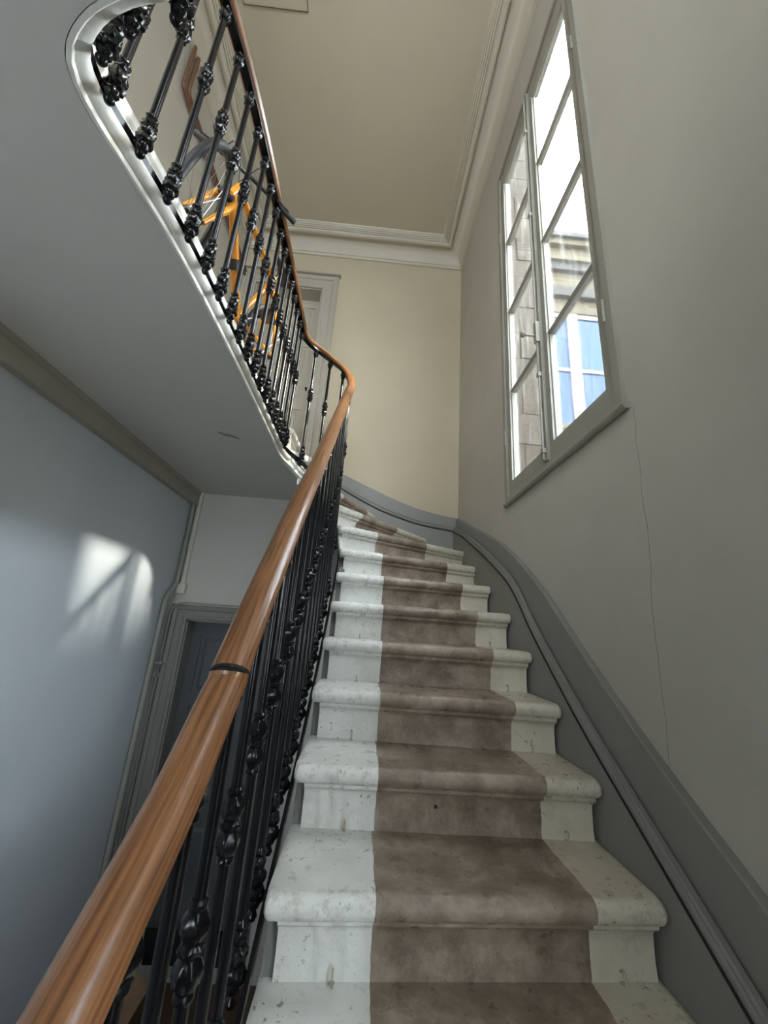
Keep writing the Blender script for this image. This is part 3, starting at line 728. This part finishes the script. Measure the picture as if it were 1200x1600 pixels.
# ------------------------------------------------------------------ doors
def doorway(name, zf, ztop, leafmat, casmat, casw, depth, ctop, cap):
    r = root(name, ((DX0+DX1)/2, YB, zf), kind='structure')
    # casing: stepped architrave swept round the opening
    pr = [(0, 0.004), (0, -0.020), (0.014, -0.026), (0.030, -0.022), (0.034, -0.016), (casw*0.62, -0.018), (casw*0.66, -0.030), (casw*0.86, -0.036), (casw*0.93, -0.030), (casw, -0.020), (casw, 0.004)]
    path = [(DX1, zf), (DX1, ztop), (DX0, ztop), (DX0, zf)]
    V = []; F = []; K = len(pr)
    dirs = [(1, 0), (1, 1), (-1, 1), (-1, 0)]
    for (x, z), (dx, dz) in zip(path, dirs):
        for o, d in pr: V.append((max(x+dx*o, XL+0.001), YB+d, z+dz*(o*ctop/casw)))
    for i in range(3):
        for j in range(K): F.append((i*K+j, i*K+(j+1) % K, (i+1)*K+(j+1) % K, (i+1)*K+j))
    F += [tuple(range(K))[::-1], tuple(3*K+j for j in range(K))]
    part('door_casing', MB().add(V, F), casmat, r, False)
    if cap: part('casing_cap', MB().box(DX0-casw+0.01, DX1+casw+0.018, YB-0.05, YB+0.002, ztop+ctop, ztop+ctop+0.022), casmat, r, False)
    yd = YB+depth
    lf = part('door_leaf', MB().box(DX0, DX1, yd+0.012, yd+0.05, zf, ztop), leafmat, r, False)
    # reveals
    part('door_reveal', MB().box(DX0-0.001, DX0+0.012, YB, yd+0.02, zf, ztop).box(DX1-0.012, DX1+0.001, YB, yd+0.02, zf, ztop).box(DX0, DX1, YB, yd+0.02, ztop-0.012, ztop+0.001), casmat, r, False)
    # stiles, rails and fielded panels
    st = 0.085; H = ztop-zf
    rails = [(0, 0.16), (0.36*H, 0.36*H+0.10), (0.71*H, 0.71*H+0.09), (H-0.11, H)]
    mb = MB(); mb.box(DX0+0.012, DX0+st, yd, yd+0.013, zf, ztop).box(DX1-st, DX1-0.012, yd, yd+0.013, zf, ztop)
    for a, b_ in rails: mb.box(DX0+st, DX1-st, yd, yd+0.013, zf+a, zf+b_)
    part('door_stiles', mb, leafmat, lf, False)
    for i in range(3):
        a, b_ = zf+rails[i][1]+0.03, zf+rails[i+1][0]-0.03
        p_ = MB(); x0, x1 = DX0+st+0.03, DX1-st-0.03
        V = [(x0, yd+0.0125, a), (x1, yd+0.0125, a), (x1, yd+0.0125, b_), (x0, yd+0.0125, b_), (x0+0.025, yd+0.002, a+0.025), (x1-0.025, yd+0.002, a+0.025), (x1-0.025, yd+0.002, b_-0.025), (x0+0.025, yd+0.002, b_-0.025)]
        p_.add(V, [(4, 5, 6, 7), (0, 1, 5, 4), (1, 2, 6, 5), (2, 3, 7, 6), (3, 0, 4, 7), (3, 2, 1, 0)])
        part('door_panel', p_, leafmat, lf, False)
    part('door_knob', MB().lathe([(0.012, 0), (0.012, -0.003), (0.005, -0.006), (0.005, -0.02), (0.012, -0.024), (0.014, -0.032), (0.010, -0.038), (0.002, -0.040)], 12, (DX1-0.05, yd, zf+1.0), axis='y'), M_iron, r)
    return r
doorway('door_1', ZL, 3.44, M_door, M_trim, 0.165, 0.16, 0.165, True)
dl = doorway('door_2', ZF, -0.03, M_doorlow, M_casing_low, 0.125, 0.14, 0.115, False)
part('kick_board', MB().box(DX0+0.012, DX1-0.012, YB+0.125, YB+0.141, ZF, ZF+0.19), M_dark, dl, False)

# ------------------------------------------------------------------ pipes, conduits
def bend(pts, r=0.03, n=4):
    P = [Vector(p) for p in pts]; out = [P[0]]
    for i in range(1, len(P)-1):
        a = (P[i-1]-P[i]); b_ = (P[i+1]-P[i]); rr = min(r, a.length/2, b_.length/2)
        p0, p1 = P[i]+a.normalized()*rr, P[i]+b_.normalized()*rr
        for k in range(n+1):
            t = k/n; out.append(p0.lerp(P[i], t).lerp(P[i].lerp(p1, t), t))
    return out+[P[-1]]
x1 = XL+0.022
pp = part('corner_pipe', MB().tube(bend([(x1, YB-0.024, 1.02), (x1, YB-0.024, 0.24), (x1, YB-0.155, 0.12), (x1, YB-0.155, ZF)], 0.04), 0.019, 10), M_pipe)
tag(pp, 'thick grey-painted pipe down the left wall corner, bending beside the lower door', 'pipe')
pp = part('corner_pipe', MB().tube(bend([(x1-0.008, YB-0.085, 0.17), (x1-0.008, YB-0.110, 0.08), (x1-0.008, YB-0.110, ZF)], 0.03), 0.008, 8).tube(bend([(x1-0.010, YB-0.06, 0.20), (x1-0.010, YB-0.08, 0.06), (x1-0.010, YB-0.08, ZF)], 0.03), 0.0065, 8), M_pipe)
tag(pp, 'pair of thin grey pipes between thick corner pipe and lower door casing', 'pipe')
cj = part('door_cable', MB().tube(bend([(XL+0.03, YB-0.045, ZF), (XL+0.03, YB-0.045, 0.05), (XL+0.09, YB-0.042, 0.098), (-0.56, YB-0.042, 0.098), (-0.56, YB-0.042, 0.10)], 0.05), 0.006, 8), M_pipe)
tag(cj, 'thin grey cable running up and over the casing of the lower door', 'cable')
st_ = part('pipe_stopcock', MB().tube([(XL+0.02, YB-0.10, -0.36), (XL+0.075, YB-0.10, -0.36)], 0.010, 8).lathe([(0.016, 0), (0.016, 0.012)], 10, (XL+0.068, YB-0.10, -0.36), axis='x').torus(0.017, 0.004, (XL+0.06, YB-0.115, -0.44), 14, 6), M_pipe)
tag(st_, 'small painted valve with ring on the thin pipes left of lower door', 'valve')
cd = root('cable_trunking', (-1.49, YB, 0.24), 'white plastic cable trunking on grey wall, dropping from soffit to a small box', 'trunking')
part('conduit', MB().box(-1.500, -1.474, YB-0.022, YB, 0.245, ZS), M_white, cd, False)
part('junction_box', MB().box(-1.525, -1.455, YB-0.040, YB, 0.170, 0.245), M_white, cd, False)
xw = XL+0.03
for k, (dy, dz, lab) in enumerate(((0, 0, 'brown painted copper pipe high on left wall, the lower outer one of two'), (0.06, 0.05, 'brown painted copper pipe high on left wall, the inner one of two'))):
    q = part('copper_pipe', MB().tube(bend([(xw, 1.80+dy, ZC-0.16), (xw, 1.80+dy, 3.50+dz), (xw, YB, 3.50+dz)], 0.04), 0.014, 10), M_copper)
    tag(q, lab, 'pipe')
for yy in (2.15, 2.9): 
    q = part('pipe_clip', MB().box(XL, xw+0.02, yy, yy+0.02, 3.48, 3.57), M_pipe); tag(q, 'grey clip holding the two brown pipes, '+('nearer the stairwell opening' if yy < 2.5 else 'nearer the far wall'), 'pipe clip')
# access hatch in the ceiling
ht = root('ceiling_hatch', (-0.95, 1.35, ZC), 'square plaster access hatch with dirty edges in the ceiling', 'hatch')
part('hatch_panel', MB().box(-1.15, -0.715, 1.19, 1.620, ZC-0.008, ZC), M_ceiling, ht, False)
part('hatch_gap', MB().box(-1.158, -0.707, 1.182, 1.628, ZC-0.0035, ZC), paint('hatch_gap_dirt', (0.22, 0.19, 0.15), 0.9, 0.3, 30), ht, False)
q = part('paint_flake', MB().add([(-0.93, 2.10, ZS-0.0015), (-0.90, 2.125, ZS-0.0015), (-0.865, 2.13, ZS-0.0015), (-0.82, 2.165, ZS-0.0015), (-0.83, 2.175, ZS-0.0015), (-0.87, 2.155, ZS-0.0015), (-0.90, 2.150, ZS-0.0015), (-0.93, 2.115, ZS-0.0015),
    (-0.93, 2.10, ZS), (-0.90, 2.125, ZS), (-0.865, 2.13, ZS), (-0.82, 2.165, ZS), (-0.83, 2.175, ZS), (-0.87, 2.155, ZS), (-0.90, 2.150, ZS), (-0.93, 2.115, ZS)],
    [tuple(range(8))]+[(i, (i+1) % 8, 8+(i+1) % 8, 8+i) for i in range(8)]), paint('bare_patch', (0.24, 0.235, 0.22), 0.8), None, False)
tag(q, 'small dark flaked patch on the grey underside of the landing', 'paint flake')

# ------------------------------------------------------------------ things on the lower landing
bx = root('cardboard_box', (-1.36, 2.98, ZF), 'open brown cardboard box on the dark floor by the lower left wall', 'box')
mb = MB(); mb.box(-1.535, -1.19, 2.80, 2.81, ZF, ZF+0.22).box(-1.535, -1.19, 3.09, 3.10, ZF, ZF+0.22).box(-1.535, -1.525, 2.81, 3.09, ZF, ZF+0.22).box(-1.20, -1.19, 2.81, 3.09, ZF, ZF+0.22).box(-1.525, -1.20, 2.81, 3.09, ZF, ZF+0.01)
part('box_walls', mb, M_card, bx, False)
part('box_flap', MB().add([(-1.19, 2.81, ZF+0.22), (-1.19, 3.09, ZF+0.22), (-1.07, 3.09, ZF+0.16), (-1.07, 2.81, ZF+0.16), (-1.192, 2.81, ZF+0.214), (-1.192, 3.09, ZF+0.214), (-1.072, 3.09, ZF+0.154), (-1.072, 2.81, ZF+0.154)], [(0, 1, 2, 3), (7, 6, 5, 4), (0, 4, 5, 1), (1, 5, 6, 2), (2, 6, 7, 3), (3, 7, 4, 0)]), M_card, bx, False)
bgm = MB(); V = []; F = []
for i in range(9):
    a = PI*i/8; r_ = math.sin(a)
    for j in range(14):
        b_ = 2*PI*j/14; wob = 1+0.09*math.sin(3*b_+i)+0.05*math.sin(5*b_-2*i)
        V.append((-1.37+0.15*r_*wob*math.cos(b_)*0.95, 2.95+0.125*r_*wob*math.sin(b_), ZF+0.215-0.20*math.cos(a)*(1 if math.cos(a) > 0 else 0.8)))
for i in range(8):
    for j in range(14): F.append((i*14+j, i*14+(j+1) % 14, (i+1)*14+(j+1) % 14, (i+1)*14+j))
bag = part('fabric_bag', bgm.add(V, F), M_blue); tag(bag, 'blue cloth bag stuffed into the open cardboard box', 'bag')

# ------------------------------------------------------------------ bicycle on the landing
K_ = 0.844
bike = root('bicycle', (-0.785, 2.081, ZL), 'orange bicycle with black tyres parked behind the landing balustrade', 'bicycle')
bike.rotation_euler = (Matrix.Rotation(0.0, 3, 'X')).to_euler()
fx = Vector((-0.130, -0.9915, 0)).normalized(); sd_ = Vector((0.9915, -0.130, 0)).normalized(); lean = 0.199
up = (sd_*math.sin(lean)+Vector((0, 0, 1))*math.cos(lean)).normalized(); side = fx.cross(up)*-1
side = up.cross(fx)
bike.matrix_world = Matrix(((fx.x, side.x, up.x, -0.785), (fx.y, side.y, up.y, 2.081), (fx.z, side.z, up.z, ZL), (0, 0, 0, 1)))
OFF[bike.name] = Vector((0, 0, 0))
def bp(name, mb, mat, parent=None, smooth=True):
    for i, v in enumerate(mb.v): mb.v[i] = (v[0]*K_, v[1]*K_, v[2]*K_)
    o = link(name, mb.mesh(name, mat, smooth), parent or bike); return o
def wheel(name, cx, rot, par):
    e = bpy.data.objects.new(name, None); C.objects.link(e); e.parent = par; e.location = (cx*K_, 0, 0.34*K_); e.rotation_euler = (0, 0, rot)
    bp('tyre', MB().torus(0.322, 0.019, n=56, k=10), M_rubber, e)
    bp('rim', MB().torus(0.301, 0.009, n=56, k=6), M_blackmetal, e)
    bp('hub', MB().lathe([(0.010, -0.05), (0.022, -0.035), (0.022, -0.03), (0.013, -0.02), (0.013, 0.02), (0.022, 0.03), (0.022, 0.035), (0.010, 0.05)], 12, axis='y'), M_blackmetal, e)
    mb = MB()
    for k in range(32):
        a = 2*PI*k/32; b_ = a+(0.6 if k % 4 < 2 else -0.6); sy = 0.030 if k % 2 else -0.030
        mb.tube([(0.02*math.cos(b_), sy, 0.02*math.sin(b_)), (0.298*math.cos(a), 0, 0.298*math.sin(a))], 0.0011, 4)
    bp('spokes', mb, M_steel, e)
    return e
W_ = 1.03
wheel('rear_wheel', 0.0, 0, bike)
steer = bpy.data.objects.new('fork_assembly', None); C.objects.link(steer); steer.parent = bike
# steering axis through the head tube
hA = Vector((0.865, 0, 0.70)); ax = Vector((-0.045*4, 0, 0.14*4)).normalized(); hB = hA+ax*0.145
STEER = 0.616
Rm = Matrix.Rotation(STEER, 4, ax)
steer.matrix_local = Matrix.Translation(hA*K_) @ Rm @ Matrix.Translation(-hA*K_)
wheel('front_wheel', W_, 0, steer)
def sp3(pts): return [Vector(p) for p in pts]
bp('fork', MB().tube([(hA.x, 0, hA.z), (hA.x+0.012, 0, hA.z-0.03)], 0.020, 10)
   .tube([(hA.x+0.01, -0.012, hA.z-0.03), (hA.x+0.02, -0.045, hA.z-0.05), (hA.x+0.045, -0.052, hA.z-0.12), (W_, -0.052, 0.34)], [0.016, 0.018, 0.017, 0.011], 10)
   .tube([(hA.x+0.01, 0.012, hA.z-0.03), (hA.x+0.02, 0.045, hA.z-0.05), (hA.x+0.045, 0.052, hA.z-0.12), (W_, 0.052, 0.34)], [0.016, 0.018, 0.017, 0.011], 10), M_orange, steer)
sB = hB+ax*0.03
bp('stem', MB().tube([hB, sB], 0.017, 10).tube([sB-ax*0.005, sB+Vector((0.055, 0, 0.015))], 0.015, 10), M_blackmetal, steer)
hc = sB+Vector((0.058, 0, 0.016))
bp('handlebar', MB().tube([hc+Vector((-0.045, -0.31, 0.012)), hc+Vector((-0.02, -0.16, 0.010)), hc+Vector((0, -0.03, 0)), hc+Vector((0, 0.03, 0)), hc+Vector((-0.02, 0.16, 0.010)), hc+Vector((-0.045, 0.31, 0.012))], 0.0125, 10), M_blackmetal, steer)
for sg in (-1, 1):
    bp('grip', MB().tube([hc+Vector((-0.027, sg*0.20, 0.011)), hc+Vector((-0.046, sg*0.315, 0.012))], 0.018, 10), M_rubber, steer)
    bp('brake_lever', MB().tube([hc+Vector((-0.02, sg*0.17, 0.01)), hc+Vector((0.02, sg*0.185, -0.008)), hc+Vector((0.018, sg*0.27, -0.018))], 0.006, 6), M_blackmetal, steer)
    bp('brake_cable', MB().tube([hc+Vector((0.0, sg*0.165, 0.01)), hc+Vector((0.07, sg*0.12, 0.04)), hc+Vector((0.09, sg*0.05, 0.0)), hc+Vector((0.02, 0, -0.10))], 0.0028, 6), M_rubber, steer)
bp('front_brake', MB().box(hA.x+0.02, hA.x+0.05, -0.04, 0.04, hA.z-0.06, hA.z-0.03), M_blackmetal, steer)
fr = MB(); bbp = (0.43, 0, 0.27); sc = (0.26, 0, 0.76)
fr.tube([hA-ax*0.0, hB], 0.024, 12)
fr.tube([hA+ax*0.035, bbp], [0.024, 0.027], 12)
fr.tube([hB-ax*0.03, sc], 0.020, 12)
fr.tube([bbp, (sc[0]-0.012, 0, sc[2]+0.04)], 0.018, 12)
for sg in (-1, 1):
    fr.tube([(bbp[0]-0.02, sg*0.025, bbp[2]), (0.25, sg*0.045, 0.30), (0, sg*0.062, 0.34)], [0.013, 0.012, 0.009], 8)
    fr.tube([(sc[0], sg*0.014, sc[2]-0.03), (0.16, sg*0.05, 0.60), (0, sg*0.062, 0.34)], [0.011, 0.010, 0.009], 8)
fr.lathe([(0.024, -0.036), (0.024, 0.036)], 14, bbp, axis='y')
frame = bp('bike_frame', fr, M_orange)
bp('frame_strap', MB().tube([(0.615, 0, 0.453), (0.655, 0, 0.493)], 0.034, 12), M_rubber, frame)
bp('seat_post', MB().tube([(sc[0]-0.012, 0, sc[2]+0.03), (sc[0]-0.060, 0, sc[2]+0.15)], 0.0135, 10), M_blackmetal)
sad = MB(); V = []; F = []; rows = [(-0.14, 0.070, 0.0), (-0.12, 0.076, 0.010), (-0.06, 0.066, 0.012), (0.0, 0.040, 0.006), (0.07, 0.022, 0.004), (0.12, 0.018, 0.002), (0.135, 0.008, -0.004)]
for (u, wd, h_) in rows:
    for j in range(10):
        a = 2*PI*j/10; V.append((0.205+u, wd*math.cos(a), 0.925+h_+0.026*math.sin(a)*(1 if math.sin(a) > 0 else 0.7)))
for i in range(len(rows)-1):
    for j in range(10): F.append((i*10+j, i*10+(j+1) % 10, (i+1)*10+(j+1) % 10, (i+1)*10+j))
F += [tuple(range(10))[::-1], tuple((len(rows)-1)*10+j for j in range(10))]
bp('saddle', sad.add(V, F), M_rubber)
ck = MB(); ck.torus(0.085, 0.004, (bbp[0], -0.05, bbp[2]), 32, 6).tube([(bbp[0], -0.055, bbp[2]), (bbp[0]+0.10, -0.07, bbp[2]-0.13)], 0.010, 8).tube([(bbp[0], 0.055, bbp[2]), (bbp[0]-0.10, 0.07, bbp[2]+0.13)], 0.010, 8)
for k in range(5): a = k*2*PI/5; ck.tube([(bbp[0], -0.05, bbp[2]), (bbp[0]+0.083*math.cos(a), -0.05, bbp[2]+0.083*math.sin(a))], 0.006, 6)
cr = bp('crankset', ck, M_blackmetal)
for sg, px_, pz in ((-1, 0.10, -0.13), (1, -0.10, 0.13)):
    bp('pedal', MB().box(bbp[0]+px_-0.045, bbp[0]+px_+0.045, sg*0.08, sg*0.17, bbp[2]+pz-0.012, bbp[2]+pz+0.012), M_blackmetal, cr, False)
bp('chain', MB().tube([(bbp[0], -0.05, bbp[2]+0.085), (0, -0.05, 0.385)], 0.004, 5).tube([(bbp[0], -0.05, bbp[2]-0.085), (0, -0.05, 0.29)], 0.004, 5).torus(0.045, 0.006, (0, -0.05, 0.34), 20, 5), M_blackmetal)
bp('rear_reflector', MB().box(sc[0]-0.085, sc[0]-0.070, -0.025, 0.025, sc[2]-0.06, sc[2]-0.015), M_red)

# ------------------------------------------------------------------ outside: rough wing, limestone facade, yard
wing = root('stone_wing', (1.7, 4.3, -3), 'rough brown weathered stone wall seen through the left casement', 'building')
zz = -3.0; row = 0
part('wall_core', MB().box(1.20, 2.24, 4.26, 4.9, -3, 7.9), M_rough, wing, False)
blk = []
while zz < 7.85:
    h = 0.42 if zz > 0 else 0.9
    x = 1.20-(0.0 if row % 2 else 0.30)
    while x < 2.24:
        a, b_ = max(x, 1.20), min(x+0.62, 2.25)
        if b_-a > 0.05:
            g = 0.006; pz = R.uniform(0.0, 0.022)
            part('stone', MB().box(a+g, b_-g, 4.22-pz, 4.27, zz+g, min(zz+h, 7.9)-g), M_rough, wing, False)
        x += 0.62
    zz += h; row += 1
fa = root('limestone_house', (4.6, 7.2, -3), 'cream limestone house with a stepped cornice and window with reflected sky painted into its panes across the yard', 'building')
FX0, FX1 = 1.6, 9.5
wm = wall_with_holes(MB(), 'y', 7.02, 7.5, FX0, FX1, -3, 9.1, [(3.70, 5.22, 4.32, 7.28), (6.6, 8.1, 4.32, 7.28), (3.70, 5.22, 0.2, 3.0), (6.6, 8.1, 0.2, 3.0)])
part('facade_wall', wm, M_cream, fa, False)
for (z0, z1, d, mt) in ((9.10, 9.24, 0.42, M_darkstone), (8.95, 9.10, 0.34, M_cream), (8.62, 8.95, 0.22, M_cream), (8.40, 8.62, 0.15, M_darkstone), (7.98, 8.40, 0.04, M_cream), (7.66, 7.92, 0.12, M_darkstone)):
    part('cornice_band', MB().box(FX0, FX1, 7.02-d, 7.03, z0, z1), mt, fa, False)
xx = FX0+0.2; 
while xx < FX1-0.2:
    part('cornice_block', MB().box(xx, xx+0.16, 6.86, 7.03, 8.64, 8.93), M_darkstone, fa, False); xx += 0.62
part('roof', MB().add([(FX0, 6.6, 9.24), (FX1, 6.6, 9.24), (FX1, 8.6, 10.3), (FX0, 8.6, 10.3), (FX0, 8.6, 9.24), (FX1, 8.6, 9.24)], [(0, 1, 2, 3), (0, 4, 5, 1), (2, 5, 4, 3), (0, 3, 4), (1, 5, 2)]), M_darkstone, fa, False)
for (a, b_, c_, d) in ((3.70, 5.22, 4.32, 7.28), (6.6, 8.1, 4.32, 7.28), (3.70, 5.22, 0.2, 3.0), (6.6, 8.1, 0.2, 3.0)):
    f = MB(); y0, y1 = 7.05, 7.12; md = a+(b_-a)*0.36
    md = (a+b_)/2-0.19
    f.box(a, a+0.09, y0, y1, c_, d).box(b_-0.09, b_, y0, y1, c_, d).box(a, b_, y0, y1, d-0.12, d).box(a, b_, y0, y1, c_, c_+0.06).box(md-0.11, md+0.13, y0-0.02, y1, c_, d).box(a, b_, y0, y1, (c_+d)/2-0.10, (c_+d)/2-0.02)
    wf = part('window', f, M_oppframe, fa, False)
    for (p0, p1) in ((a+0.09, md-0.11), (md+0.13, b_-0.09)):
        for (q0, q1) in ((c_+0.06, (c_+d)/2-0.10), ((c_+d)/2-0.02, d-0.12)):
            part('pane', MB().box(p0, p1, 7.08, 7.10, q0, q1), M_oppglass, wf, False)
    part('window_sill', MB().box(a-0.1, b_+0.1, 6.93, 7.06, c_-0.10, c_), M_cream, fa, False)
ch = part('chimney', MB().box(5.22, 5.75, 7.3, 7.8, 9.3, 10.2), M_terracotta, fa, False)
part('chimney_pot', MB().lathe([(0.12, 0), (0.10, 0.35), (0.13, 0.38), (0.13, 0.42)], 12, (5.45, 7.55, 10.2)), M_terracotta, ch)
# unseen house added across the yard to the right: it shades the lower part of the casement from the sun
oh = root('sun_blocking_house', (13, -2, -3), 'unseen house block added on the right of the yard to shade the casement', 'building')
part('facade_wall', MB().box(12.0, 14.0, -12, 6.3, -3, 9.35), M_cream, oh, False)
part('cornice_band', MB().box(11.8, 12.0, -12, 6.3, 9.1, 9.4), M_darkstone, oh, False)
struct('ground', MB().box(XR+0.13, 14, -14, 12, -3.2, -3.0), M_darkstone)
print('balusters', NB)
